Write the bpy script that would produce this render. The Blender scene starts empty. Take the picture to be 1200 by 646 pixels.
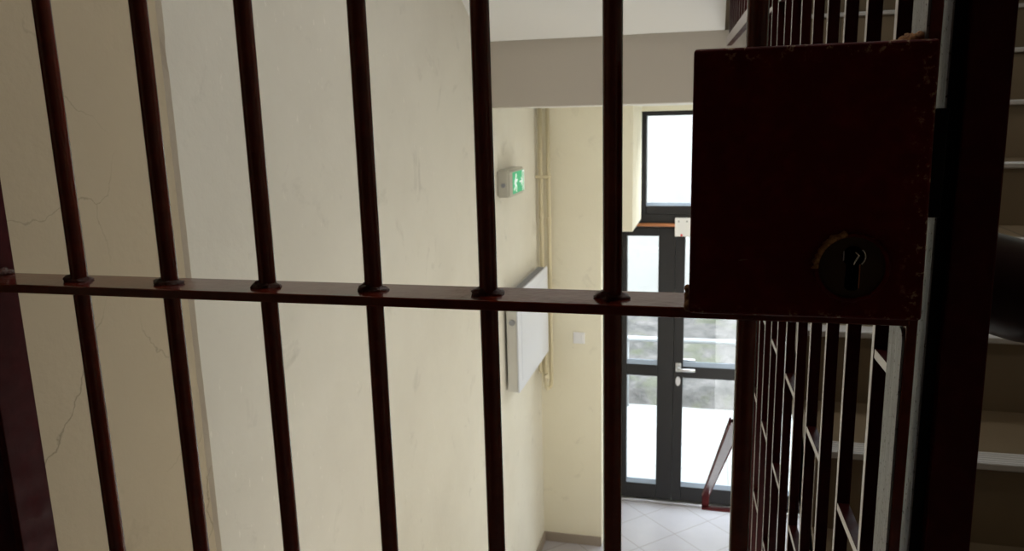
import bpy, bmesh, math, random
from mathutils import Vector, Matrix, noise
random.seed(7)
S = bpy.context.scene
COL = S.collection

# ------------------------------------------------------------------ camera
yaw, pit, rol = (math.radians(a) for a in (-14.45, -11.57, -1.48))
F = Vector((math.sin(yaw)*math.cos(pit), math.cos(yaw)*math.cos(pit), math.sin(pit)))
R0 = Vector((math.cos(yaw), -math.sin(yaw), 0)); U0 = R0.cross(F)
R = R0*math.cos(rol) + U0*math.sin(rol); U = U0*math.cos(rol) - R0*math.sin(rol)
cam = bpy.data.cameras.new('camera'); cam.sensor_width = 36; cam.lens = 910*36/1200
cam.clip_start = .02; cam.clip_end = 200
co = bpy.data.objects.new('camera', cam); COL.objects.link(co)
m3 = Matrix((R, U, -F)).transposed(); co.matrix_world = m3.to_4x4()
S.camera = co
cam.dof.use_dof = True; cam.dof.focus_distance = .75; cam.dof.aperture_fstop = 16

# ------------------------------------------------------------------ world, lights, exposure
w = bpy.data.worlds.new('overcast_sky'); S.world = w; w.use_nodes = True
nt = w.node_tree; bg = nt.nodes['Background']
tc = nt.nodes.new('ShaderNodeTexCoord'); sx = nt.nodes.new('ShaderNodeSeparateXYZ')
rp = nt.nodes.new('ShaderNodeValToRGB')
rp.color_ramp.elements[0].position = 0.0; rp.color_ramp.elements[0].color = (.30, .30, .29, 1)
rp.color_ramp.elements[1].position = .6; rp.color_ramp.elements[1].color = (.88, .95, 1.0, 1)
e = rp.color_ramp.elements.new(.02); e.color = (.84, .92, 1.0, 1)
nt.links.new(tc.outputs['Generated'], sx.inputs[0]); nt.links.new(sx.outputs['Z'], rp.inputs[0])
nt.links.new(rp.outputs[0], bg.inputs['Color']); bg.inputs['Strength'].default_value = 11.0

def area(name, loc, target, sx_, sy_, power=0, color=(1, 1, 1), portal=False, spread=180):
    l = bpy.data.lights.new(name, 'AREA'); l.shape = 'RECTANGLE'; l.size = sx_; l.size_y = sy_
    l.energy = power; l.color = color; l.cycles.is_portal = portal; l.spread = math.radians(spread)
    o = bpy.data.objects.new(name, l); COL.objects.link(o); o.location = loc
    o.rotation_euler = (Vector(target)-Vector(loc)).to_track_quat('-Z', 'Y').to_euler()
    return o
area('door_daylight_portal', (.05, 5.62, -1.45), (.05, 0, -1.45), 1.5, 2.9, portal=True)
area('fill_window_portal', (.75, 5.22, 1.6), (.75, 0, 1.6), 1.2, 1.2, portal=True)
vs = S.view_settings
vs.view_transform = 'Standard'; vs.look = 'None'; vs.gamma = 1; vs.use_curve_mapping = False
vs.exposure = 0.12
S.cycles.use_denoising = True
S.cycles.max_bounces = 10; S.cycles.diffuse_bounces = 6; S.cycles.glossy_bounces = 4
S.cycles.transparent_max_bounces = 12
S.cycles.caustics_reflective = False; S.cycles.caustics_refractive = False
S.cycles.sample_clamp_indirect = 8
SOFFIT_FILL, HALL_FILL, LANDING_FILL, STEP_FILL = 7.0, 7.0, 6.5, 4.2  # powers of the added, unseen fill lamps

# ------------------------------------------------------------------ material helpers
def mat(name, base, rough=.6, metal=0, spec=.5, coat=0):
    m = bpy.data.materials.new(name); m.use_nodes = True
    p = m.node_tree.nodes['Principled BSDF']
    p.inputs['Base Color'].default_value = (*base, 1); p.inputs['Roughness'].default_value = rough
    p.inputs['Metallic'].default_value = metal; p.inputs['Specular IOR Level'].default_value = spec
    p.inputs['Coat Weight'].default_value = coat; p.inputs['Coat Roughness'].default_value = .15
    return m
class N:
    """small node-building helper"""
    def __init__(s, m):
        s.t = m.node_tree; s.p = s.t.nodes['Principled BSDF']
        s.co = s.t.nodes.new('ShaderNodeTexCoord').outputs['Object']
    def link(s, a, b): s.t.links.new(a, b)
    def noise(s, scale, detail=4, rough=.55, vec=None, dist=0):
        n = s.t.nodes.new('ShaderNodeTexNoise'); n.inputs['Scale'].default_value = scale
        n.inputs['Detail'].default_value = detail; n.inputs['Roughness'].default_value = rough
        n.inputs['Distortion'].default_value = dist
        s.link(vec or s.co, n.inputs['Vector']); return n.outputs['Fac']
    def mapping(s, scale=(1, 1, 1), loc=(0, 0, 0), rot=(0, 0, 0)):
        n = s.t.nodes.new('ShaderNodeMapping'); n.inputs['Scale'].default_value = scale
        n.inputs['Location'].default_value = loc; n.inputs['Rotation'].default_value = rot
        s.link(s.co, n.inputs['Vector']); return n.outputs[0]
    def ramp(s, fac, a, b, ca=(0, 0, 0), cb=(1, 1, 1)):
        n = s.t.nodes.new('ShaderNodeValToRGB'); e = n.color_ramp.elements
        e[0].position = a; e[1].position = b; e[0].color = (*ca, 1); e[1].color = (*cb, 1)
        s.link(fac, n.inputs[0]); return n.outputs[0]
    def mix(s, fac, a, b):
        n = s.t.nodes.new('ShaderNodeMix'); n.data_type = 'RGBA'
        for v, i in ((fac, 0), (a, 6), (b, 7)):
            if isinstance(v, (int, float)): n.inputs[i].default_value = v
            elif isinstance(v, tuple): n.inputs[i].default_value = (*v, 1)
            else: s.link(v, n.inputs[i])
        return n.outputs[2]
    def math(s, op, a, b=None, c=None):
        n = s.t.nodes.new('ShaderNodeMath'); n.operation = op
        for i, v in enumerate((a, b, c)):
            if v is None: continue
            if isinstance(v, (int, float)): n.inputs[i].default_value = v
            else: s.link(v, n.inputs[i])
        return n.outputs[0]
    def sep(s, v=None):
        n = s.t.nodes.new('ShaderNodeSeparateXYZ'); s.link(v or s.co, n.inputs[0]); return n.outputs
    def voro(s, scale, feature='DISTANCE_TO_EDGE', vec=None):
        n = s.t.nodes.new('ShaderNodeTexVoronoi'); n.feature = feature
        n.inputs['Scale'].default_value = scale; s.link(vec or s.co, n.inputs['Vector']); return n.outputs['Distance']
    def bump(s, h, strength=.2, dist=.01):
        n = s.t.nodes.new('ShaderNodeBump'); n.inputs['Strength'].default_value = strength
        n.inputs['Distance'].default_value = dist; s.link(h, n.inputs['Height'])
        s.link(n.outputs[0], s.p.inputs['Normal'])
    def color(s, c): s.link(c, s.p.inputs['Base Color'])
    def rough(s, c): s.link(c, s.p.inputs['Roughness'])

def plaster(name, base, stain, crack=.0, scratch=0.):
    m = mat(name, base, .75, spec=.25); n = N(m)
    big = n.ramp(n.noise(1.6, 5, .6), .42, .72)
    c = n.mix(n.math('MULTIPLY', big, .55), base, stain)
    sm = n.ramp(n.noise(7, 6, .65, dist=.6), .60, .78)
    c = n.mix(n.math('MULTIPLY', sm, .55), c, tuple(v*.72 for v in stain))
    dots = n.ramp(n.voro(9, 'F1'), .0, .05, (1, 1, 1), (0, 0, 0))
    keep = n.ramp(n.noise(4.3, 1), .60, .64)
    c = n.mix(n.math('MULTIPLY', n.math('MULTIPLY', dots, keep), .45), c, tuple(v*.4 for v in stain))
    if crack:
        warp = n.t.nodes.new('ShaderNodeVectorMath'); warp.operation = 'ADD'
        nz = n.t.nodes.new('ShaderNodeTexNoise'); nz.inputs['Scale'].default_value = 6; nz.inputs['Detail'].default_value = 6
        n.link(n.co, nz.inputs['Vector'])
        sc = n.t.nodes.new('ShaderNodeVectorMath'); sc.operation = 'SCALE'; sc.inputs['Scale'].default_value = .22
        n.link(nz.outputs['Color'], sc.inputs[0]); n.link(n.co, warp.inputs[0]); n.link(sc.outputs[0], warp.inputs[1])
        v = n.voro(2.6, vec=warp.outputs[0])
        line = n.ramp(v, .0, .006, (1, 1, 1), (0, 0, 0))
        msk = n.ramp(n.noise(2.1, 1), .46, .55)
        c = n.mix(n.math('MULTIPLY', n.math('MULTIPLY', line, msk), crack), c, tuple(v*.45 for v in stain))
    if scratch:
        mp = n.mapping((1, 9, 3), rot=(.7, 0, 0))
        ln = n.ramp(n.noise(9, 2, .5, vec=mp), .70, .735)
        msk = n.ramp(n.noise(1.3, 1), .5, .6)
        c = n.mix(n.math('MULTIPLY', n.math('MULTIPLY', ln, msk), scratch), c, (.82, .79, .72))
    n.color(c)
    n.bump(n.math('ADD', n.noise(38, 6, .6), n.math('MULTIPLY', n.noise(6, 3), 1.5)), .22, .006)
    return m

def paint(name, base, rough=.3, chips=False, coat=0, spec=.5):
    """old brushed oil paint on steel"""
    m = mat(name, base, rough, spec=spec, coat=coat); n = N(m)
    c = n.mix(n.ramp(n.noise(60, 4), .45, .75), base, tuple(v*1.35 for v in base))
    if chips:
        x, y, z = n.sep(); z = n.math('SUBTRACT', z, 1.0)           # worn along the upper and right-hand edges
        edge = n.math('MAXIMUM', n.ramp(z, .487, .501), n.math('MAXIMUM', n.ramp(x, .436, .453), n.ramp(z, .299, .306, (.7,)*3, (0, 0, 0))))
        wv = n.ramp(n.noise(120, 6, .72), .56, .62)
        c = n.mix(n.math('MULTIPLY', wv, edge), c, (.42, .27, .16))
        sc = n.ramp(n.noise(55, 3, .6, vec=n.mapping((.5, 1, 3.5))), .735, .76)
        c = n.mix(sc, c, (.16, .09, .06))
    n.color(c)
    n.rough(n.ramp(n.noise(45, 4), .3, .8, (rough*.8,)*3, (rough*1.35,)*3))
    n.bump(n.math('ADD', n.noise(130, 4), n.math('MULTIPLY', n.noise(28, 3), 2.)), .07, .002)
    return m

M = {}
M['wall'] = plaster('cream_plaster', (.745, .72, .65), (.63, .60, .53), scratch=.9)
M['wall_old'] = plaster('tan_plaster', (.54, .46, .335), (.46, .385, .27), crack=.75)
M['edge'] = plaster('chipped_plaster_edge', (.70, .63, .52), (.60, .53, .42), crack=.3)
M['hall'] = plaster('hall_plaster', (.82, .78, .64), (.77, .72, .58))
M['beam'] = mat('beam_paint', (.53, .485, .43), .8, spec=.2)
M['soffit'] = mat('white_ceiling', (.80, .79, .77), .85, spec=.2)
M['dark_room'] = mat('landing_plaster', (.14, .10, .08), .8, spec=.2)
M['paint'] = paint('maroon_gloss_paint', (.105, .0125, .0055), .13)
M['chipped'] = paint('chipped_maroon_paint', (.085, .0036, .0030), .55, True, spec=.12)
M['post'] = paint('dark_maroon_post_paint', (.050, .0045, .0062), .6, spec=.12)
M['flange'] = mat('near_black_steel', (.006, .004, .004), .6, spec=.15)
M['screen'] = paint('maroon_screen_paint', (.030, .003, .003), .5, spec=.10)
M['screen_lit_edge'] = mat('lit_left_edge', (.56, .53, .54), .38, metal=.8)  # bright left faces stand in for light glancing off the bars

def worn_steel():
    m = mat('worn_bare_steel', (.42, .40, .39), .42, metal=.85); n = N(m)
    mp = n.mapping((30, 30, 5))
    st = n.noise(6, 6, .7, vec=mp)
    c = n.mix(n.ramp(st, .35, .7), (.15, .15, .155), (.38, .385, .395))
    pit = n.ramp(n.noise(230, 4, .65), .60, .65)
    c = n.mix(pit, c, (.05, .03, .03)); n.color(c)
    n.rough(n.ramp(st, .3, .7, (.38,)*3, (.62,)*3)); n.bump(st, .2, .001)
    return m
M['steel'] = worn_steel()
def rusty(name, a, b):
    m = mat(name, a, .8); n = N(m)
    n.color(n.mix(n.ramp(n.noise(240, 6, .7), .40, .66), a, b)); n.bump(n.noise(300, 5, .7), .8, .003)
    return m
M['rust'] = rusty('rust', (.16, .06, .02), (.55, .27, .10))
M['weld'] = rusty('painted_weld', (.055, .008, .005), (.085, .018, .010))
M['weld'].node_tree.nodes['Principled BSDF'].inputs['Roughness'].default_value = .25
M['chrome'] = mat('chrome', (.75, .75, .75), .18, metal=1)
M['black'] = mat('keyhole_shade_black', (.001, .001, .001), .9, spec=0)
M['cyl'] = mat('dark_lock_face', (.050, .028, .016), .5, spec=.2)
M['frame'] = mat('anthracite_frame', (.017, .016, .018), .45, spec=.35)
M['bead'] = mat('glazing_bead', (.30, .36, .46), .35)  # bluish tone stands in for sky reflected in the beads
M['alu'] = mat('brushed_aluminium', (.70, .70, .72), .3, metal=.9)
M['white_plastic'] = mat('white_plastic', (.80, .80, .82), .4)
M['heater'] = mat('daylit_heater_enamel', (.70, .73, .82), .4)  # blue of the daylight on the front is mixed into this colour
M['heater_side'] = mat('heater_side_enamel', (.62, .61, .58), .5)
M['grey_plastic'] = mat('grey_plastic', (.28, .29, .32), .5)
M['sign_body'] = mat('yellowed_sign_plastic', (.50, .49, .43), .45)
M['copper'] = mat('copper_tube', (.50, .20, .09), .4, metal=.35)
M['pipe'] = mat('cream_pipe_paint', (.62, .55, .38), .4)
M['baseboard'] = mat('grey_brown_skirting', (.30, .25, .21), .5)
M['red'] = mat('red_indicator', (.75, .03, .05), .4)
M['rail'] = paint('handrail_paint', (.030, .011, .016), .15, coat=.6)
M['knob'] = mat('dark_moulded_handrail', (.028, .010, .010), .38, spec=.3)
M['galv'] = mat('galvanised_rail', (.24, .25, .26), .5, metal=.1)
M['facade'] = plaster('pale_render', (.250, .243, .235), (.20, .20, .19))

def emis(name, c, s):
    m = mat(name, c, .5); p = m.node_tree.nodes['Principled BSDF']
    p.inputs['Emission Color'].default_value = (*c, 1); p.inputs['Emission Strength'].default_value = s
    return m
M['green'] = emis('green_sign_face', (.05, .42, .20), .35)
M['picto'] = emis('white_pictogram', (.80, .86, .82), .35)
M['lamp'] = emis('lamp_diffuser', (1, .95, .86), 2.0)

def glass():
    m = bpy.data.materials.new('clear_glass'); m.use_nodes = True; t = m.node_tree; t.nodes.clear()
    o = t.nodes.new('ShaderNodeOutputMaterial'); mx = t.nodes.new('ShaderNodeMixShader')
    tr = t.nodes.new('ShaderNodeBsdfTransparent'); gl = t.nodes.new('ShaderNodeBsdfGlossy')
    tr.inputs['Color'].default_value = (.95, .97, .97, 1); gl.inputs['Roughness'].default_value = .03
    mx.inputs[0].default_value = .05
    t.links.new(tr.outputs[0], mx.inputs[1]); t.links.new(gl.outputs[0], mx.inputs[2]); t.links.new(mx.outputs[0], o.inputs[0])
    return m
M['glass'] = glass()

def floor_tiles():
    m = mat('hall_floor_tiles', (.6, .58, .6), .3); n = N(m)
    x, y, z = n.sep()
    a, d = 1/math.sqrt(2), .3186
    u = n.math('MULTIPLY_ADD', n.math('ADD', x, y), a/d, -3.468/d + 50.5)
    v = n.math('MULTIPLY_ADD', n.math('SUBTRACT', x, y), a/d, 4.043/d + 50.5)
    def ed(q): return n.math('ABSOLUTE', n.math('SUBTRACT', n.math('FRACT', q), .5))
    # lines where the fraction is .5
    g = n.math('MINIMUM', ed(u), ed(v))
    line = n.ramp(g, .006, .014, (1, 1, 1), (0, 0, 0))
    c = n.mix(n.noise(9, 4), (.385, .37, .405), (.44, .42, .455))
    n.color(n.mix(line, c, (.28, .25, .25))); n.bump(n.math('SUBTRACT', 1., line), .3, .003)
    return m
M['tiles'] = floor_tiles()
def stair_tile():
    m = mat('stair_tile', (.2, .15, .1), .45); n = N(m)
    x, y, z = n.sep()
    fx = n.math('ABSOLUTE', n.math('SUBTRACT', n.math('FRACT', n.math('MULTIPLY_ADD', x, 1/.31, 10.62)), .5))
    line = n.ramp(fx, .006, .012, (1, 1, 1), (0, 0, 0))
    c = n.mix(n.noise(7, 5), (.20, .150, .092), (.25, .19, .125))
    n.color(n.mix(line, c, (.09, .07, .05))); return m
M['stair'] = stair_tile()
def nosing():
    m = mat('ribbed_grey_nosing', (.60, .58, .56), .5); n = N(m)
    x, y, z = n.sep()
    r = n.math('SINE', n.math('MULTIPLY', y, 2*math.pi/.010))
    n.color(n.mix(n.math('MULTIPLY_ADD', r, .5, .5), (.46, .44, .43), (.66, .64, .63))); n.bump(r, .5, .002); return m
M['light_tile'] = mat('light_landing_tile', (.62, .58, .53), .5)
M['nosing'] = nosing()
def paving():
    m = mat('pale_paving', (.8, .8, .8), .7); n = N(m)
    x, y, z = n.sep()
    ex = n.math('ABSOLUTE', n.math('SUBTRACT', n.math('FRACT', n.math('MULTIPLY_ADD', x, 1/.5, 10.1)), .5))
    ey = n.math('ABSOLUTE', n.math('SUBTRACT', n.math('FRACT', n.math('MULTIPLY', y, 1/.5)), .5))
    line = n.ramp(n.math('MINIMUM', ex, ey), .008, .02, (1, 1, 1), (0, 0, 0))
    n.color(n.mix(line, n.mix(n.noise(5, 4), (.265, .27, .27), (.295, .30, .30)), (.17, .165, .155))); return m
M['paving'] = paving()
def bank():
    m = mat('stony_bank', (.3, .3, .3), .9); n = N(m)
    st = n.noise(6, 8, .7)
    c = n.mix(n.ramp(st, .35, .68), (.035, .035, .034), (.14, .128, .125))
    gr = n.ramp(n.noise(2.6, 4, .6), .52, .62)
    c = n.mix(n.math('MULTIPLY', gr, .5), c, (.065, .075, .035))
    n.color(c); n.bump(st, .8, .05); return m
M['bank'] = bank()
def soil():
    m = mat('leaf_green', (.16, .24, .08), .7); return m
M['leaf'] = soil()

# ------------------------------------------------------------------ mesh helpers
def box(bm, x0, x1, y0, y1, z0, z1, bev=0, seg=2):
    r = bmesh.ops.create_cube(bm, size=1)
    for v in r['verts']:
        v.co = Vector(((x0+x1)/2+v.co.x*(x1-x0), (y0+y1)/2+v.co.y*(y1-y0), (z0+z1)/2+v.co.z*(z1-z0)))
    if bev:
        es = list({e for v in r['verts'] for e in v.link_edges})
        bmesh.ops.bevel(bm, geom=es, offset=bev, segments=seg, affect='EDGES', profile=.5)
def hexa(bm, pts, bev=0, seg=2):
    """eight corners: bottom four then top four, counter-clockwise seen from above"""
    vs_ = [bm.verts.new(p) for p in pts]
    fs = [(3, 2, 1, 0), (4, 5, 6, 7), (0, 1, 5, 4), (1, 2, 6, 5), (2, 3, 7, 6), (3, 0, 4, 7)]
    faces = [bm.faces.new([vs_[i] for i in f]) for f in fs]
    if bev:
        es = list({e for f in faces for e in f.edges})
        bmesh.ops.bevel(bm, geom=es, offset=bev, segments=seg, affect='EDGES', profile=.5)
def tube(bm, pts, r, n=16, caps=True, jitter=0):
    """swept round tube; r is a radius or one radius per point"""
    pts = [Vector(p) for p in pts]; rs = r if isinstance(r, (list, tuple)) else [r]*len(pts)
    rings = []; prev = None
    for i, p in enumerate(pts):
        d = (pts[min(i+1, len(pts)-1)]-pts[max(i-1, 0)]).normalized()
        if prev is None:
            a = Vector((0, 0, 1)) if abs(d.z) < .9 else Vector((1, 0, 0)); x = d.cross(a).normalized()
        else: x = (prev-d*prev.dot(d)).normalized()
        prev = x; y = d.cross(x); ring = []
        for k in range(n):
            t = 2*math.pi*k/n; q = p+(x*math.cos(t)+y*math.sin(t))*rs[i]
            if jitter: q += Vector(noise.noise_vector(q*90))*jitter
            ring.append(bm.verts.new(q))
        rings.append(ring)
    for a, b in zip(rings, rings[1:]):
        for k in range(n): bm.faces.new((a[k], a[(k+1) % n], b[(k+1) % n], b[k])).smooth = True
    if caps:
        bm.faces.new(rings[0][::-1]); bm.faces.new(rings[-1])
def prism(bm, poly, axis, a, b, smooth=False):
    """extrude a 2-D polygon along an axis; poly is in the two other axes in cyclic order"""
    def P3(p, h):
        return {'x': (h, p[0], p[1]), 'y': (p[0], h, p[1]), 'z': (p[0], p[1], h)}[axis]
    A = [bm.verts.new(P3(p, a)) for p in poly]; B = [bm.verts.new(P3(p, b)) for p in poly]
    bm.faces.new(A[::-1]); bm.faces.new(B); n = len(poly)
    for i in range(n):
        f = bm.faces.new((A[i], A[(i+1) % n], B[(i+1) % n], B[i])); f.smooth = smooth
def fan(bm, c, rx, ry, th, seg):
    pass
NB = bmesh.new
def world_loc(o):
    l = Vector((0, 0, 0))
    while o: l += o.location; o = o.parent
    return l
def obj(name, bm, m, parent=None, loc=None, auto=False):
    """one mesh object; vertices are given in world space and moved to the object's own origin"""
    bmesh.ops.recalc_face_normals(bm, faces=bm.faces)
    me = bpy.data.meshes.new(name)
    base = Vector(loc) if loc is not None else (world_loc(parent) if parent else Vector((0, 0, 0)))
    bmesh.ops.translate(bm, verts=bm.verts, vec=-base)
    bm.to_mesh(me); bm.free()
    for q in (m if isinstance(m, list) else [m]): me.materials.append(q)
    o = bpy.data.objects.new(name, me); COL.objects.link(o)
    if parent: o.parent = parent; o.location = base-world_loc(parent)
    else: o.location = base
    return o
def tag(o, label, cat, group=None):
    o['label'] = label; o['category'] = cat
    if group: o['group'] = group
    return o
def thing(name, label, cat, loc, group=None):
    o = bpy.data.objects.new(name, None); COL.objects.link(o); o.location = loc; o.empty_display_size = .1
    return tag(o, label, cat, group)
def struct(name, bm, m, parent=None):
    o = obj(name, bm, m, parent)
    if not parent: o['kind'] = 'structure'
    return o
def bxo(name, m, dims, parent=None, bev=0, st=False):
    bm = NB(); box(bm, *dims, bev)
    return struct(name, bm, m, parent) if st else obj(name, bm, m, parent)

# ================================================================== THE SETTING
ZL, ZH = -1.486, -2.9            # gate landing, entrance hall floor
CEIL = .046                      # hall ceiling / beam underside
# left wall: an older recessed stretch, a chipped step, then the thicker cream plaster
bxo('wall_left', M['wall_old'], (-1.30, -1.067, -1.6, 1.392, ZH-.1, 3.0), st=True)
bm = NB()                        # thick plaster with an irregular broken edge
zs = [ZH-.1+(3.1+.0-ZH)*i/240 for i in range(241)]
prof = [1.392+.002*noise.noise(Vector((0, 0, z*5)))+.0012*noise.noise(Vector((3, 0, z*21))) -
        (.003 if noise.noise(Vector((7, 0, z*11))) > .42 else 0) for z in zs]
fr = [bm.verts.new((-1.06, y+.002, z)) for y, z in zip(prof, zs)]
fr2 = [bm.verts.new((-1.06, 5.9, z)) for z in zs]
for i in range(240): bm.faces.new((fr[i], fr2[i], fr2[i+1], fr[i+1]))
struct('wall_left_thick', bm, M['wall'])
bm = NB()
fa = [bm.verts.new((-1.06, y+.002, z)) for y, z in zip(prof, zs)]
fb = [bm.verts.new((-1.068, 1.383+.002*noise.noise(Vector((1, 5, z*9))), z)) for z in zs]
for i in range(240): bm.faces.new((fa[i], fa[i+1], fb[i+1], fb[i]))
struct('trim_1', bm, M['edge'])
bxo('wall_left_core', M['wall'], (-1.32, -1.0605, 1.401, 5.9, ZH-.1, 3.0), st=True)
bxo('floor', M['tiles'], (-1.06, 1.60, 3.60, 5.62, ZH-.12, ZH), st=True)
bxo('floor_landing', M['light_tile'], (-1.08, 1.45, -1.6, .60, ZL-.15, ZL), st=True)
bxo('floor_landing_edge', M['light_tile'], (-1.076, .16, .60, 1.45, ZL-.15, ZL), st=True)
# hall end wall with the stepped door opening
bm = NB()
box(bm, -1.06, -.66, 4.83, 5.66, ZH, CEIL)               # left pier
struct('wall_door_pier', bm, M['hall'])
bm = NB(); box(bm, -.66, -.462, 4.83, 5.44, -.722, CEIL)
struct('wall_door_block', bm, M['hall'])
bm = NB(); box(bm, -.66, 1.60, 5.44, 5.66, .012, CEIL)
struct('wall_door_lintel', bm, M['hall'])
bm = NB(); box(bm, .80, 1.60, 4.83, 5.66, ZH, CEIL)
struct('wall_door_right', bm, M['hall'])
bm = NB(); box(bm, -.66, -.482, 5.50, 5.66, -.64, .012); box(bm, .62, .80, 5.50, 5.66, -.64, .012)
struct('trim_2', bm, M['hall'])
bm = NB(); box(bm, -1.06, -.66, 4.818, 4.83, ZH, ZH+.066, .002)
struct('baseboard_door', bm, M['baseboard'])
bxo('baseboard_left', M['baseboard'], (-1.06, -1.048, 3.7, 4.818, ZH, ZH+.066), st=True)
bxo('wall_right', M['hall'], (1.45, 1.62, -1.6, 5.9, ZH, 3.0), st=True)
bxo('wall_near', M['dark_room'], (-1.3, 1.62, -1.75, -1.6, ZL-.1, 3.0), st=True)
bxo('ceiling', M['soffit'], (-1.3, 1.62, -1.75, 5.9, 3.0, 3.15), st=True)
bxo('ceiling_landing', M['dark_room'], (-1.06, .10, -1.6, 1.25, 1.62, 1.80), st=True)
bxo('ceiling_hall', M['soffit'], (-1.06, 1.45, 3.92, 5.66, CEIL, .30), st=True)
# wall above the hall at the back of the half landing, with an opening for the added window
bm = NB()
box(bm, -1.06, .15, 5.05, 5.25, .30, 3.0); box(bm, 1.35, 1.45, 5.05, 5.25, .30, 3.0)
box(bm, .15, 1.35, 5.05, 5.25, .30, 1.0); box(bm, .15, 1.35, 5.05, 5.25, 2.2, 3.0)
struct('wall_back', bm, M['hall'])
bxo('floor_half_landing', M['stair'], (-1.06, 1.45, 3.66, 5.05, .30, .506), st=True)
bxo('trim_beam', M['beam'], (-1.06, .075, 3.64, 3.92, CEIL-.003, .345), st=True)
bxo('trim_beam_right', M['beam'], (.075, 1.45, 3.64, 3.92, CEIL-.003, .345), st=True)
# flight that returns overhead: its underside is the sloping white soffit
bm = NB()
s0, s1, sl = 3.66, 1.25, .56
hexa(bm, [(-1.06, s1, .335+sl*(s0-s1)), (.045, s1, .335+sl*(s0-s1)), (.045, s0, .335), (-1.06, s0, .335),
          (-1.06, s1, .60+sl*(s0-s1)), (.045, s1, .60+sl*(s0-s1)), (.045, s0, .60), (-1.06, s0, .60)])
struct('ceiling_stair_soffit', bm, M['soffit'])
bm = NB()
for k in range(8):
    y1 = 3.40-.28*k; box(bm, -1.06, .045, y1-.30, y1, .56+.157*k, .672+.157*k)
struct('staircase_upper', bm, M['stair'])

# right-hand flight climbing away from the gate landing
run, rise, Yn, Zn = .28, .166, 1.518, -.656
st = bpy.data.objects.new('staircase', None); COL.objects.link(st); st['kind'] = 'structure'
st.location = (.8, .4, ZL)
for k in range(-4, 8):
    y, z = Yn+run*k, Zn+rise*k
    bm = NB(); y2 = y+run if k < 7 else 3.80
    box(bm, .215, 1.45, y+.008, y2+.010, z-rise-.06, z-.001)
    obj('step', bm, M['stair'], st)
    bm = NB(); box(bm, .215, 1.45, y-.004, y+.052, z-.012, z+.003, .003)
    obj('stair_nosing', bm, M['nosing'], st)
bm = NB()                        # raking slab under the steps
za = lambda y: Zn-rise-.05+(y-Yn)*rise/run
hexa(bm, [(.215, .42, ZL-.14), (1.45, .42, ZL-.14), (1.45, 3.66, za(3.66)-.20), (.215, 3.66, za(3.66)-.20),
          (.215, .42, ZL+.01), (1.45, .42, ZL+.01), (1.45, 3.66, za(3.66)), (.215, 3.66, za(3.66))])
obj('stair_slab', bm, M['beam'], st)
# left-hand flight going down to the hall (below the frame)
bm = NB()
r2 = (ZL-ZH)/8
for k in range(7):
    z = ZL-r2*(k+1); box(bm, -1.06, .10, 1.45+.28*k, 1.45+.28*(k+1), ZH-.1, z)
struct('staircase_down', bm, M['light_tile'])

# ---------------------------------------------------------------- glazed entrance doors
def frame_rect(bm, x0, x1, y0, y1, z0, z1, l, r, b, t, bev=.004):
    box(bm, x0, x0+l, y0, y1, z0, z1, bev); box(bm, x1-r, x1, y0, y1, z0, z1, bev)
    box(bm, x0+l, x1-r, y0, y1, z0, z0+b, bev); box(bm, x0+l, x1-r, y0, y1, z1-t, z1, bev)
door = bpy.data.objects.new('door_1', None); COL.objects.link(door); door['kind'] = 'structure'; door.location = (.05, 5.56, ZH)
bm = NB()                        # outer frame with the wide head
box(bm, -.66, -.605, 5.52, 5.60, ZH, -.70, .004); box(bm, .735, .80, 5.52, 5.60, ZH, -.70, .004)
box(bm, -.605, .735, 5.52, 5.60, -.79, -.70, .004)
obj('door_frame', bm, M['frame'], door)
bxo('threshold', M['alu'], (-.66, .80, 5.50, 5.60, ZH, ZH+.022), door, .003)
def leaf(x0, x1, gl, gr, hinge_right):
    lf = bpy.data.objects.new('door_leaf', None); COL.objects.link(lf); lf.parent = door
    bm = NB()
    frame_rect(bm, x0, x1, 5.53, 5.59, ZH+.024, -.795, gl-x0, x1-gr, .118, .062)
    box(bm, gl, gr, 5.53, 5.59, -1.90, -1.813, .004)
    fo = obj('leaf_frame', bm, M['frame'], door)
    bpy.data.objects.remove(lf)
    for z0, z1 in ((-1.813, -.857), (ZH+.142, -1.90)):
        bm = NB(); box(bm, gl, gr, 5.557, 5.563, z0, z1)
        obj('glass_pane', bm, M['glass'], fo)
        bm = NB(); prism(bm, [(5.532, z0), (5.556, z0), (5.556, z0+.030), (5.550, z0+.030)], 'x', gl, gr)
        obj('glazing_bead', bm, M['bead'], fo)
    return fo
leaf(-.603, -.228, -.566, -.344, False)
rl = leaf(-.226, .733, -.159, .665, True)
# lever handle and keyhole rose on the right leaf
bm = NB(); box(bm, -.212, -.172, 5.518, 5.531, -1.855, -1.785, .006, 3)
tube(bm, [(-.192, 5.52, -1.822), (-.192, 5.475, -1.822)], .010)
tube(bm, [(-.192, 5.476, -1.822), (-.17, 5.470, -1.823), (-.10, 5.470, -1.823), (-.072, 5.474, -1.823)], .0115)
h = obj('door_handle', bm, M['alu'], door); h['label'] = 'bright metal lever handle'
bm = NB(); tube(bm, [(-.192, 5.592, -1.80), (-.192, 5.640, -1.80)], .010); tube(bm, [(-.192, 5.640, -1.80), (-.075, 5.640, -1.80)], .0115)
obj('door_handle', bm, M['alu'], door)
bm = NB(); prism(bm, [(-.192+.017*math.cos(t), -1.925+.035*math.sin(t)) for t in [2*math.pi*i/24 for i in range(24)]], 'y', 5.520, 5.531)
obj('keyhole_plate', bm, M['alu'], door)
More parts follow.
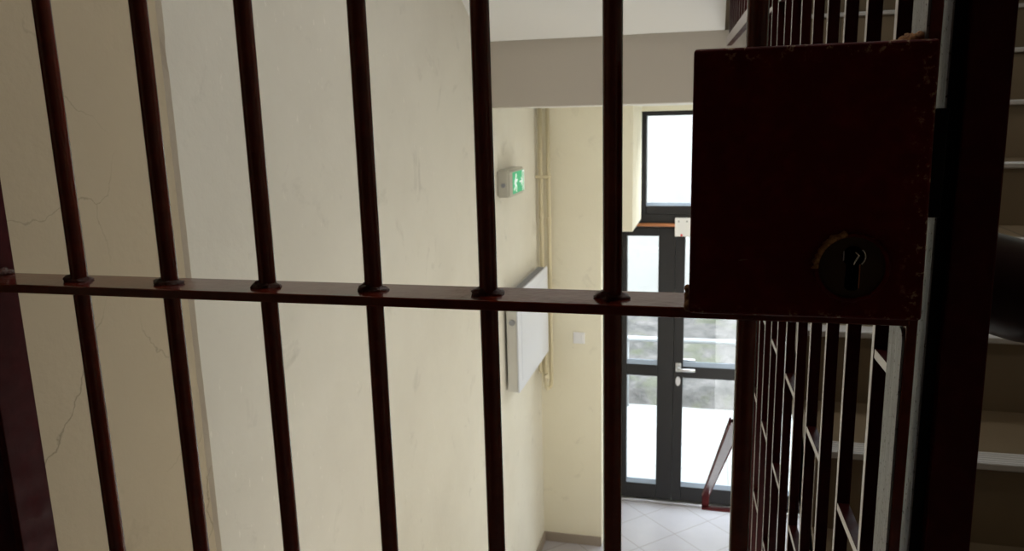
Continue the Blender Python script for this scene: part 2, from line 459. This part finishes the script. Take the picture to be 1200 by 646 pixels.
# transom light over the doors
wn = bpy.data.objects.new('window_1', None); COL.objects.link(wn); wn['kind'] = 'structure'; wn.location = (.07, 5.56, -.7)
bm = NB(); frame_rect(bm, -.482, .62, 5.52, 5.60, -.70, .012, .048, .048, .060, .032)
fo = obj('window_frame', bm, M['frame'], wn)
bxo('window_pane', M['glass'], (-.434, .572, 5.557, 5.563, -.64, -.02), wn)
bm = NB(); prism(bm, [(5.532, -.64), (5.556, -.64), (5.556, -.622), (5.550, -.622)], 'x', -.434, .572)
obj('glazing_bead', bm, M['bead'], wn)
# unseen window added over the half landing to light the stairs
w2 = bpy.data.objects.new('fill_window', None); COL.objects.link(w2); w2['kind'] = 'structure'; w2.location = (.75, 5.15, 1.0)
bm = NB(); frame_rect(bm, .15, 1.35, 5.13, 5.19, 1.0, 2.2, .05, .05, .05, .05); box(bm, .73, .77, 5.13, 5.19, 1.05, 2.15)
obj('window_frame', bm, M['frame'], w2)
bxo('window_pane', M['glass'], (.20, 1.30, 5.157, 5.163, 1.05, 2.15), w2)

# ---------------------------------------------------------------- outside the doors
bxo('floor_terrace', M['paving'], (-7, 7, 5.66, 7.72, -3.10, -2.95), st=True)
bm = NB()                        # rough stone bank rising from the terrace
nx, ny = 90, 26; g = []
for i in range(nx+1):
    row = []
    for j in range(ny+1):
        x = -7+14*i/nx; t = j/ny
        y = 7.66 + (0.10*t/.25 if t < .25 else .10+(t-.25)*2.4)
        z = -2.98 + (.20*t/.25 if t < .25 else .20+(t-.25)*.62)
        z += .05*noise.noise(Vector((x*1.6, y*2, 0)))*(t > .02) + .03*noise.noise(Vector((x*5, y*5, 2)))*(t > .02)
        row.append(bm.verts.new((x, y, z)))
    g.append(row)
for i in range(nx):
    for j in range(ny): bm.faces.new((g[i][j], g[i+1][j], g[i+1][j+1], g[i][j+1])).smooth = True
bk = obj('bank', bm, M['bank']); bk['kind'] = 'structure'
bxo('wall_outside', M['facade'], (-8, 8, 9.45, 9.9, -3.2, 1.6), st=True)

# ================================================================== THE BARRED GATE
GY0, GY1 = .627, .682                       # depth of the flat bars
gate = thing('barred_gate', 'dark maroon steel barred gate with big lock box, closed across the landing', 'gate', (-.30, .655, ZL+.03))
BZ0, BZ1 = ZL+.05, .66
XB = [-.6325, -.5235, -.4135, -.3025, -.191, -.0795, .0325]
for i, x in enumerate(XB):
    bm = NB(); tube(bm, [(x, .655, BZ0), (x, .655, -.9), (x, .655, -.16), (x, .655, .3), (x, .655, BZ1)], .0083, 28)
    obj('bar', bm, M['paint'], gate)
def flat(name, dims, m=M['paint'], bev=.0012): return bxo(name, m, dims, gate, bev)
flat('crossbar', (-.752, .150, GY0, GY1, -.1645, -.1555))
flat('top_rail', (-.752, .150, GY0, GY1, BZ1, BZ1+.009))
flat('bottom_rail', (-.752, .150, GY0, GY1, BZ0-.009, BZ0))
flat('hinge_stile', (-.757, -.7475, .640, .686, BZ0-.009, BZ1+.009), M['post'])
# closing stile: worn steel plate on its inner face, painted front edge
flat('closing_stile', (.1502, .1585, .638, .685, BZ0-.009, BZ1+.009), M['paint'])
bm = NB(); zt = -.171
prism(bm, [(.6395, BZ0), (.6845, BZ0), (.6845, zt)]+[(.6495-.010*math.sin(t), zt-.010+.010*math.cos(t)) for t in [math.pi/2*i/8 for i in range(9)]], 'x', .1482, .1500); obj('worn_plate', bm, M['steel'], gate)['label'] = 'bare worn steel inner face'
bm = NB(); box(bm, .1482, .1500, .6395, .6845, .048, BZ1); obj('worn_plate', bm, M['steel'], gate)
def blob(bm, c, rx, ry, rz, seed, nu=20, nv=10):
    rows = []
    for j in range(nv+1):
        ph = math.pi*j/nv-math.pi/2; row = []
        for i in range(nu):
            t = 2*math.pi*i/nu
            p = Vector((rx*math.cos(ph)*math.cos(t), ry*math.cos(ph)*math.sin(t), rz*math.sin(ph)))
            k = 1+.38*noise.noise(p*170+Vector((seed*3.7, seed, 0)))+.2*noise.noise(p*420+Vector((seed, 0, 5)))
            row.append(bm.verts.new(Vector(c)+p*k))
        rows.append(row)
    for a, b in zip(rows, rows[1:]):
        for i in range(nu): bm.faces.new((a[i], a[(i+1) % nu], b[(i+1) % nu], b[i])).smooth = True
    bmesh.ops.remove_doubles(bm, verts=bm.verts, dist=1e-6)
for i, x in enumerate(XB[:6]):
    bm = NB(); blob(bm, (x-.004, .653, -.1545), .0108, .0098, .0058, i); blob(bm, (x+.006, .654, -.1550), .0095, .0085, .0038, i+20)
    obj('weld_bead', bm, M['weld'], gate)
bm = NB(); blob(bm, (-.7445, .665, -.153), .006, .016, .006, 41); obj('weld_bead', bm, M['weld'], gate)

# lock box
lx = obj('lock_box', (lambda b: (hexa(b, [(-.0142, .613, -.157), (.1545, .613, -.1565), (.1545, .688, -.1565), (-.0142, .688, -.157),
        (-.0142, .613, .0455), (.1520, .613, .0455), (.1520, .688, .0455), (-.0142, .688, .0455)], .0028, 3), b)[1])(NB()), M['chipped'], gate)
bm = NB(); rng = random.Random(3)
for i in range(9): blob(bm, (-.0150, .622+.006*i, -.153), .003, .004, .004+.002*rng.random(), i+60, 10, 6)
for i in range(5): blob(bm, (-.0155, .630, -.156+.004*i), .0028, .004, .003, i+80, 10, 6)
obj('weld_bead', bm, M['rust'], gate)
bm = NB()
for i in range(12): blob(bm, (.130+.0021*i, .650+.014*rng.random(), .0462), .0042, .010, .0025+.0065*rng.random()*(i > 3), i+100, 12, 8)
obj('weld_bead', bm, M['rust'], gate)['label'] = 'rusty weld on top of the lock box'
bxo('bolt', M['flange'], (.1560, .1668, .635, .662, -.082, -.002), gate, .001)
# round collar, dark face and euro-profile keyhole
KX, KZ, KY = .1035, -.1165, .613
def ring(bm, cx, cz, r0, r1, y0, y1, n=72, a0=0, a1=2*math.pi, rough=0):
    full = abs(a1-a0-2*math.pi) < 1e-6; m = n if full else n+1; Q = []
    for i in range(m):
        t = a0+(a1-a0)*i/n
        k = 1+rough*noise.noise(Vector((math.cos(t)*9, math.sin(t)*9, 1)))
        c, s = math.cos(t), math.sin(t)
        Q.append([bm.verts.new((cx+c*r, y, cz+s*r)) for r, y in ((r1*k, y1), (r1*k, y0+.0015), ((r1*k*.6+r0*.4), y0), (r0, y0+.0005), (r0, y1))])
    rng_ = range(m) if full else range(m-1)
    for i in rng_:
        a, b = Q[i], Q[(i+1) % m]
        for j in range(5): bm.faces.new((a[j], b[j], b[(j+1) % 5], a[(j+1) % 5])).smooth = True
    if not full: bm.faces.new(Q[0]); bm.faces.new(Q[-1][::-1])
bm = NB(); ring(bm, KX, KZ, .0232, .0262, KY-.0045, KY+.001, rough=.05); obj('lock_collar', bm, M['chipped'], lx)
bm = NB(); ring(bm, KX, KZ, .0234, .0272, KY-.0050, KY+.001, 40, math.radians(100), math.radians(182), rough=.09)
obj('rust_patch', bm, M['rust'], lx)['label'] = 'rusty upper left edge of the collar'
bm = NB(); prism(bm, [(KX+.0232*math.cos(2*math.pi*i/64), KZ+.0232*math.sin(2*math.pi*i/64)) for i in range(64)], 'y', KY-.0018, KY+.001)
obj('lock_face', bm, M['cyl'], lx)
ex, ez = KX+.0012, KZ+.0085
euro = []
for i in range(25):
    t = math.radians(-55+290*i/24); euro.append((ex-.0005+.0076*math.cos(t), ez+.0076*math.sin(t)))
euro += [(ex-.0055, ez-.0235), (ex-.003, ez-.0258), (ex+.002, ez-.0258), (ex+.0045, ez-.0235)]
bm = NB(); prism(bm, euro, 'y', KY-.0024, KY-.0010); obj('keyhole', bm, M['black'], lx)  # raised black shape stands in for the shade inside the recessed hole
bm = NB(); ring(bm, ex+.0005, ez, .0066, .0078, KY-.0045, KY-.001, 20, math.radians(-50), math.radians(48))
tube(bm, [(ex+.0005, KY-.0040, ez+.0035), (ex+.003, KY-.0042, ez+.001), (ex+.0008, KY-.0042, ez-.003), (ex-.0002, KY-.004, ez-.006)], .0007, 8)
box(bm, ex-.0079, ex-.0070, KY-.0042, KY-.001, ez-.003, ez+.0042)
o = obj('key_plug_glint', bm, M['chrome'], lx); o['label'] = 'chrome slivers shaped as glints on the edges of the key plug'  # light glints on the plug, built as bright metal slivers
bm = NB(); box(bm, ex+.0040, ex+.0046, KY-.0032, KY-.001, ez-.024, ez-.006); obj('keyway_glint', bm, M['copper'], lx)  # thin glint beside the slot, built as a metal strip

# posts the gate hangs between
gp = thing('gate_post', 'dark maroon steel post just right of the lock box', 'post', (.19, .67, ZL))
def leaning(bm, x0, x1, y0, y1, z0, z1, bev=.0015, k=0):
    a, b = x1-k*(z0+.14), x1-k*(z1+.14)
    hexa(bm, [(x0, y0, z0), (a, y0, z0), (a, y1, z0), (x0, y1, z0), (x0, y0, z1), (b, y0, z1), (b, y1, z1), (x0, y1, z1)], bev)
bm = NB(); leaning(bm, .177, .2085, .640, .70, ZL, 1.20, k=.0095); obj('post', bm, M['post'], gp)
bm = NB(); leaning(bm, .1685, .177, .650, .70, ZL, 1.20, .0008); obj('stop_flange', bm, M['flange'], gp)
bm = NB(); leaning(bm, .1672, .1685, .6505, .70, ZL, 1.20, 0); obj('rebate_face', bm, M['steel'], gp)['label'] = 'bright face painted as reflected light inside the gate gap'  # bright steel stands in for daylight glancing off the post side
hp = thing('hinge_post', 'dark steel hinge post at the far left beside the wall', 'post', (-.92, .67, ZL))
bxo('post', M['post'], (-.836, -.7685, .63, .69, ZL, 1.60), hp, .002)
bxo('wall_plate', M['post'], (-1.076, -.832, .655, .675, ZL, 1.60), hp, .001)
for z in (-1.2, .4):
    bm = NB(); tube(bm, [(-.7632, .645, z), (-.7632, .645, z+.09)], .0050); obj('hinge', bm, M['paint'], hp)

# ================================================================== BARRED SCREEN BETWEEN THE FLIGHTS
def sxp(y): return .165-.0367*(y-.65)
scr = thing('barred_screen', 'tall maroon screen of square bars and staggered crosspieces between the stair flights', 'screen', (.13, 1.6, ZL))
BY = [.801, .922, 1.040, 1.158, 1.279, 1.402, 1.522, 1.622, 1.739, 1.853, 1.97, 2.088, 2.206, 2.324]
HW = .007
def edged(o):  # puts the painted light line on the left faces
    o.data.materials.append(M['screen_lit_edge'])
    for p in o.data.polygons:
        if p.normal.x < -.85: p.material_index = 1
def sbar(y, z0, z1):
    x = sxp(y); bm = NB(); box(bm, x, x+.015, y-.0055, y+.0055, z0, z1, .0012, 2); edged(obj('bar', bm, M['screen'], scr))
TOP = 1.6
for y in BY: sbar(y, ZL-.02 if y < 1.6 else -1.60, TOP)
UP = [2.442+.118*i for i in range(10)]
for y in UP: sbar(y, .285, TOP)
allY = [.70]+BY
for r in range(-6, 7):
    z = -.0095+.2275*r
    for gi in range(len(allY)-1):
        if (gi+r) % 2 == 0: continue
        if z < -1.4: continue
        y0, y1 = allY[gi], allY[gi+1]
        if gi == 0: y0 = .705
        bm = NB()
        hexa(bm, [(sxp(y0)+.0008, y0+.005, z-.005), (sxp(y0)+.0142, y0+.005, z-.005), (sxp(y1)+.0142, y1-.005, z-.005), (sxp(y1)+.0008, y1-.005, z-.005),
                  (sxp(y0)+.0008, y0+.005, z+.005), (sxp(y0)+.0142, y0+.005, z+.005), (sxp(y1)+.0142, y1-.005, z+.005), (sxp(y1)+.0008, y1-.005, z+.005)], .001)
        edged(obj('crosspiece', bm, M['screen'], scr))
bm = NB()
ya, yb = 2.33, 3.60
hexa(bm, [(sxp(ya)-.004, ya, .255), (sxp(ya)+.018, ya, .255), (sxp(yb)+.018, yb, .275), (sxp(yb)-.004, yb, .275),
          (sxp(ya)-.004, ya, .293), (sxp(ya)+.018, ya, .293), (sxp(yb)+.018, yb, .313), (sxp(yb)-.004, yb, .313)], .002)
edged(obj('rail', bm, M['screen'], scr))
bm = NB(); hexa(bm, [(sxp(.70), .70, TOP), (sxp(.70)+.015, .70, TOP), (sxp(3.6)+.015, 3.6, TOP), (sxp(3.6), 3.6, TOP),
          (sxp(.70), .70, TOP+.03), (sxp(.70)+.015, .70, TOP+.03), (sxp(3.6)+.015, 3.6, TOP+.03), (sxp(3.6), 3.6, TOP+.03)])
obj('top_rail', bm, M['screen'], scr)

# handrail of the descending flight
hr = thing('handrail', 'maroon flat handrail sloping down in front of the right glass door', 'handrail', (.06, 3.7, -1.95))
def hz(y): return -1.875+.63*(3.7-y)
def hx_(y): return sxp(y)-.037
bm = NB()
P0, P1 = 3.70, 1.95
def sec(y, d): return [(hx_(y)-.016, y, hz(y)+d), (hx_(y)+.016, y, hz(y)+d)]
a, b, c, d = sec(P1, -.012), sec(P0, -.012), sec(P1, 0), sec(P0, 0)
hexa(bm, [a[0], a[1], b[1], b[0], c[0], c[1], d[1], d[0]], .003)
obj('rail', bm, M['rail'], hr)
for q in (-.0175, .0135):
    bm = NB(); hexa(bm, [(hx_(y)+q+dx, y, hz(y)+dz) for dz in (-.014, .004) for y, dx in ((P1, 0), (P1, .004), (P0, .004), (P0, 0))], .001)
    obj('rail_edge', bm, M['post'], hr)
bm = NB()
hexa(bm, [(hx_(P0)-.017, 3.69, -1.945), (hx_(P0)+.018, 3.69, -1.945), (hx_(P0)+.018, 3.703, -1.945), (hx_(P0)-.017, 3.703, -1.945),
          (hx_(P0)-.017, 3.69, -1.870), (hx_(P0)+.018, 3.69, -1.870), (hx_(P0)+.018, 3.703, -1.870), (hx_(P0)-.017, 3.703, -1.870)], .004)
box(bm, hx_(P0)-.017, .15, 3.675, 3.703, -1.950, -1.935, .004)
obj('return_bend', bm, M['post'], hr)

# rounded end of the handrail of the climbing flight
bm = NB()
A, B = Vector((.312, .742, -.174)), Vector((.207, .772, -.146)); ax = (A-B).normalized(); Lc = (A-B).length
pts, rs = [], []
for i in range(13):
    t = i/12; pts.append(B+ax*(Lc-.044)*t); rs.append(.044)
for i in range(1, 13):
    a = math.pi/2*i/12; pts.append(B+ax*(Lc-.044+.044*math.sin(a))); rs.append(max(.0008, .044*math.cos(a)))
tube(bm, pts, rs, 40)
tag(obj('handrail_end', bm, M['knob'], loc=(.26, .76, -.22)), 'thick rounded dark handrail end poking out right of the gate post', 'handrail')

# ================================================================== THINGS IN THE HALL
# emergency exit sign on the left wall
sg = thing('exit_sign', 'green and white running man emergency exit sign on the left wall', 'exit sign', (-1.06, 4.0, -.40))
sy0, sy1, sz0, sz1, sxf = 3.85, 4.16, -.408, -.268, -.985
bm = NB()
prism(bm, [(-1.06, sy0), (-.998, sy0), (sxf, sy0+.022), (sxf, sy1-.022), (-.998, sy1), (-1.06, sy1)], 'z', sz0, sz1)
bmesh.ops.bevel(bm, geom=[e for e in bm.edges], offset=.008, segments=2, affect='EDGES')
obj('housing', bm, M['sign_body'], sg)
bxo('sign_face', M['green'], (sxf-.002, sxf+.0015, sy0+.035, sy1-.03, sz0+.014, sz1-.014), sg, .001)
bm = NB(); X0 = sxf+.0014; X1 = sxf+.0030; cy, cz = 3.945, -.338
def stroke(bm, pts, wd):
    for (a, b), (c, d) in zip(pts, pts[1:]):
        v = Vector((c-a, d-b)); L = v.length or 1e-6; nn = Vector((-v.y, v.x))/L*wd/2; e_ = v/L*wd*.3
        prism(bm, [(a-e_.x+nn.x, b-e_.y+nn.y), (a-e_.x-nn.x, b-e_.y-nn.y), (c+e_.x-nn.x, d+e_.y-nn.y), (c+e_.x+nn.x, d+e_.y+nn.y)], 'x', X0, X1)
prism(bm, [(cy+.008+.011*math.cos(t), cz+.036+.011*math.sin(t)) for t in [2*math.pi*i/18 for i in range(18)]], 'x', X0, X1)
stroke(bm, [(cy+.002, cz+.022), (cy-.004, cz-.008)], .018)
stroke(bm, [(cy-.004, cz-.006), (cy+.016, cz-.020), (cy+.012, cz-.045)], .011)
stroke(bm, [(cy-.004, cz-.006), (cy-.016, cz-.026), (cy-.036, cz-.034)], .011)
stroke(bm, [(cy+.002, cz+.018), (cy+.026, cz+.006), (cy+.036, cz+.014)], .008)
stroke(bm, [(cy+.002, cz+.018), (cy-.020, cz+.012), (cy-.028, cz-.006)], .008)
obj('running_figure', bm, M['picto'], sg)
bm = NB(); stroke(bm, [(4.03, cz-.002), (4.085, cz-.002)], .009); stroke(bm, [(4.066, cz+.016), (4.087, cz-.002), (4.066, cz-.020)], .009)
obj('arrow', bm, M['picto'], sg)
bm = NB(); stroke(bm, [(4.095, cz-.05), (4.095, cz+.05), (4.125, cz+.05), (4.125, cz-.05)], .009); obj('doorway_mark', bm, M['picto'], sg)
bm = NB(); tube(bm, [(-1.025, sy0+.006, -.345), (-1.025, sy0-.010, -.345)], .011); obj('cable_gland', bm, M['grey_plastic'], sg)

# wall heater
ht = thing('wall_heater', 'white panel wall heater under the exit sign on the left wall', 'heater', (-1.06, 4.3, -1.48))
hx, hy0, hy1, hz0, hz1 = -.978, 3.90, 4.69, -1.478, -.925
bm = NB(); box(bm, -1.045, hx-.010, hy0+.006, hy1-.006, hz0, hz1-.006, .004); obj('casing', bm, M['heater_side'], ht)
bm = NB(); box(bm, hx-.010, hx, hy0, hy1, hz0-.004, hz1, .004); obj('front_panel', bm, M['heater'], ht)
bm = NB(); box(bm, hx-.0005, hx+.002, hy0+.07, hy1-.05, hz0+.05, hz1-.05, .0015); obj('panel_field', bm, M['heater'], ht)
bm = NB()
for i in range(26):
    y = hy0+.03+i*.0282; box(bm, -1.030, hx-.014, y, y+.016, hz1-.008, hz1+.001)
obj('grille', bm, M['grey_plastic'], ht)
bm = NB(); tube(bm, [(-1.012, hy0+.008, hz1-.16), (-1.012, hy0-.004, hz1-.16)], .016, 20); obj('thermostat_knob', bm, M['grey_plastic'], ht)
for y in (4.05, 4.54): bxo('bracket', M['grey_plastic'], (-1.061, -1.044, y, y+.04, hz0+.1, hz1-.1), ht)

# heating pipes in the corner
def pipe(x, y, label, path_tail):
    p = thing('heating_pipe', label, 'pipe', (x, y, -1.75), 'heating pipes in the hall corner')
    bm = NB(); tube(bm, [(x, y, CEIL), (x, y, -.6), (x, y, -1.2)]+path_tail, .0125, 16); obj('pipe', bm, M['pipe'], p)
    return p
p1 = pipe(-1.026, 4.765, 'cream heating pipe in the corner, the one nearest the left wall', [(-1.026, 4.765, -1.57), (-1.026, 4.755, -1.60), (-1.026, 4.66, -1.612), (-1.026, 4.645, -1.59), (-1.026, 4.64, -1.475)])
p2 = pipe(-.980, 4.775, 'cream heating pipe in the corner, the one farther from the left wall', [(-.980, 4.775, -1.71), (-.982, 4.765, -1.738), (-.986, 4.74, -1.745), (-.992, 4.70, -1.742), (-.994, 4.67, -1.72), (-.994, 4.662, -1.68), (-.994, 4.66, -1.475)])
for p, x, y, zz in ((p1, -1.026, 4.765, (-.605, -.40)), (p2, -.980, 4.775, (-.655, -.38))):
    for z in zz[:1]:
        bm = NB(); tube(bm, [(x, y, z+.03), (x, y, z+.022), (x, y, z-.022), (x, y, z-.03)], [.0135, .0158, .0158, .0135], 16); obj('pipe_coupling', bm, M['pipe'], p)
bm = NB(); tube(bm, [(-.994, 4.66, -1.68), (-.994, 4.66, -1.57)], .0162, 14); tube(bm, [(-.994, 4.66, -1.63), (-.975, 4.62, -1.63)], .014, 14)
obj('valve', bm, M['pipe'], p2)
bm = NB(); box(bm, -1.060, -.964, 4.752, 4.790, -.383, -.363, .004)
tag(obj('pipe_clamp', bm, M['pipe'], loc=(-1.01, 4.77, -.37)), 'cream clamp bridging the two heating pipes beside the exit sign', 'clamp')

# light switch
sw = thing('light_switch', 'small white light switch on the pier left of the doors', 'light switch', (-.80, 4.83, -1.46))
bxo('switch_plate', M['white_plastic'], (-.841, -.765, 4.819, 4.830, -1.462, -1.386), sw, .003)
bxo('rocker', M['white_plastic'], (-.830, -.776, 4.815, 4.820, -1.451, -1.397), sw, .002)

# copper tube and white box over the doors
bm = NB(); tube(bm, [(-.66, 5.505, -.772), (-.30, 5.505, -.773), (-.165, 5.505, -.775)], .0125, 14)
ct = obj('copper_tube', bm, M['copper'], loc=(-.4, 5.505, -.78)); tag(ct, 'thin copper coloured tube running across the top of the doors', 'pipe')
sb = thing('sensor_box', 'white control box with two screws at the end of the copper tube', 'control box', (-.17, 5.52, -.85))
bxo('box_body', M['white_plastic'], (-.232, -.120, 5.490, 5.520, -.852, -.722), sb, .004)
for x in (-.205, -.150):
    bm = NB(); tube(bm, [(x, 5.4905, -.745), (x, 5.4875, -.745)], .006, 12); obj('screw', bm, M['grey_plastic'], sb)
bm = NB(); tube(bm, [(-.185, 5.4905, -.842), (-.185, 5.487, -.842)], .008, 12); obj('indicator', bm, M['red'], sb)['label'] = 'small red indicator'

# outside railing
ro = thing('outdoor_railing', 'pale metal railing at the edge of the terrace outside', 'railing', (-.4, 7.62, -2.95))
bm = NB(); tube(bm, [(-3.2, 7.62, -2.235), (3.2, 7.62, -2.215)], .026, 14); obj('handrail', bm, M['galv'], ro)
for x in (-2.9, -.78, 1.36): 
    bm = NB(); tube(bm, [(x, 7.62, -2.95), (x, 7.62, -2.24)], .024, 14); obj('railing_post', bm, M['galv'], ro)

# unseen fill lamps added to brighten the stairwell and hall
def lamp(name, label, loc, power, tgt, sx_, sy_):
    t = thing(name, label, 'lamp', loc)
    return t
sl_t = thing('stair_fill_lamp', 'added unseen white batten fill lamp under the sloping stair soffit', 'lamp', (-.08, 2.30, .335+.56*(3.66-2.30)-.02))
yA, yB = 1.75, 2.85; zA, zB = (.335+.56*(3.66-y) for y in (yA, yB))
bm = NB(); hexa(bm, [(-.16, yA, zA-.05), (-.04, yA, zA-.05), (-.04, yB, zB-.05), (-.16, yB, zB-.05), (-.16, yA, zA), (-.04, yA, zA), (-.04, yB, zB), (-.16, yB, zB)], .004)
obj('fill_lamp_body', bm, M['white_plastic'], sl_t)
a = area('stair_fill_light', (-.10, 2.30, (zA+zB)/2-.075), (-.75, 2.3, -1.0), .14, 1.1, SOFFIT_FILL, (1, .96, .90))  # added fill from under the soffit for the left wall
hl = thing('hall_fill_lamp', 'added hidden round fill lamp on the entrance hall ceiling', 'lamp', (.45, 4.45, CEIL))
bm = NB(); tube(bm, [(.45, 4.45, CEIL), (.45, 4.45, CEIL-.02), (.45, 4.45, CEIL-.05)], [.12, .12, .09], 32); obj('fill_lamp_diffuser', bm, M['white_plastic'], hl)
area('hall_fill_light', (.45, 4.45, CEIL-.06), (.25, 4.5, -2), .24, .24, HALL_FILL, (1, .95, .86))  # added fill for the hall, hidden behind the lock box

ll = thing('landing_fill_lamp', 'added unseen batten fill lamp on the landing ceiling just beyond the gate', 'lamp', (-.10, .95, 1.62))
bm = NB(); box(bm, -.16, -.04, .72, 1.20, 1.57, 1.62, .004); obj('fill_lamp_body', bm, M['white_plastic'], ll)
area('landing_fill_light', (-.11, .98, 1.555), (-.9, 1.1, -.2), .12, .46, LANDING_FILL, (1, .94, .85))  # added fill for the near left wall and the bars

sl = thing('step_fill_lamp', 'added unseen oblong fill lamp low on the side of the descending stairs', 'lamp', (.077, 1.75, ZL-2*r2))
bm = NB(); box(bm, .066, .088, 1.58, 1.92, -1.36, -1.25, .004); obj('fill_lamp_body', bm, M['white_plastic'], sl)
bxo('fill_lamp_stand', M['paint'], (.072, .082, 1.74, 1.76, ZL-2*r2, -1.355), sl)
area('step_fill_light', (.060, 1.75, -1.305), (-1.06, 1.6, -.75), .32, .09, STEP_FILL, (1, .97, .93))  # added fill from below the frame for the lower left wall
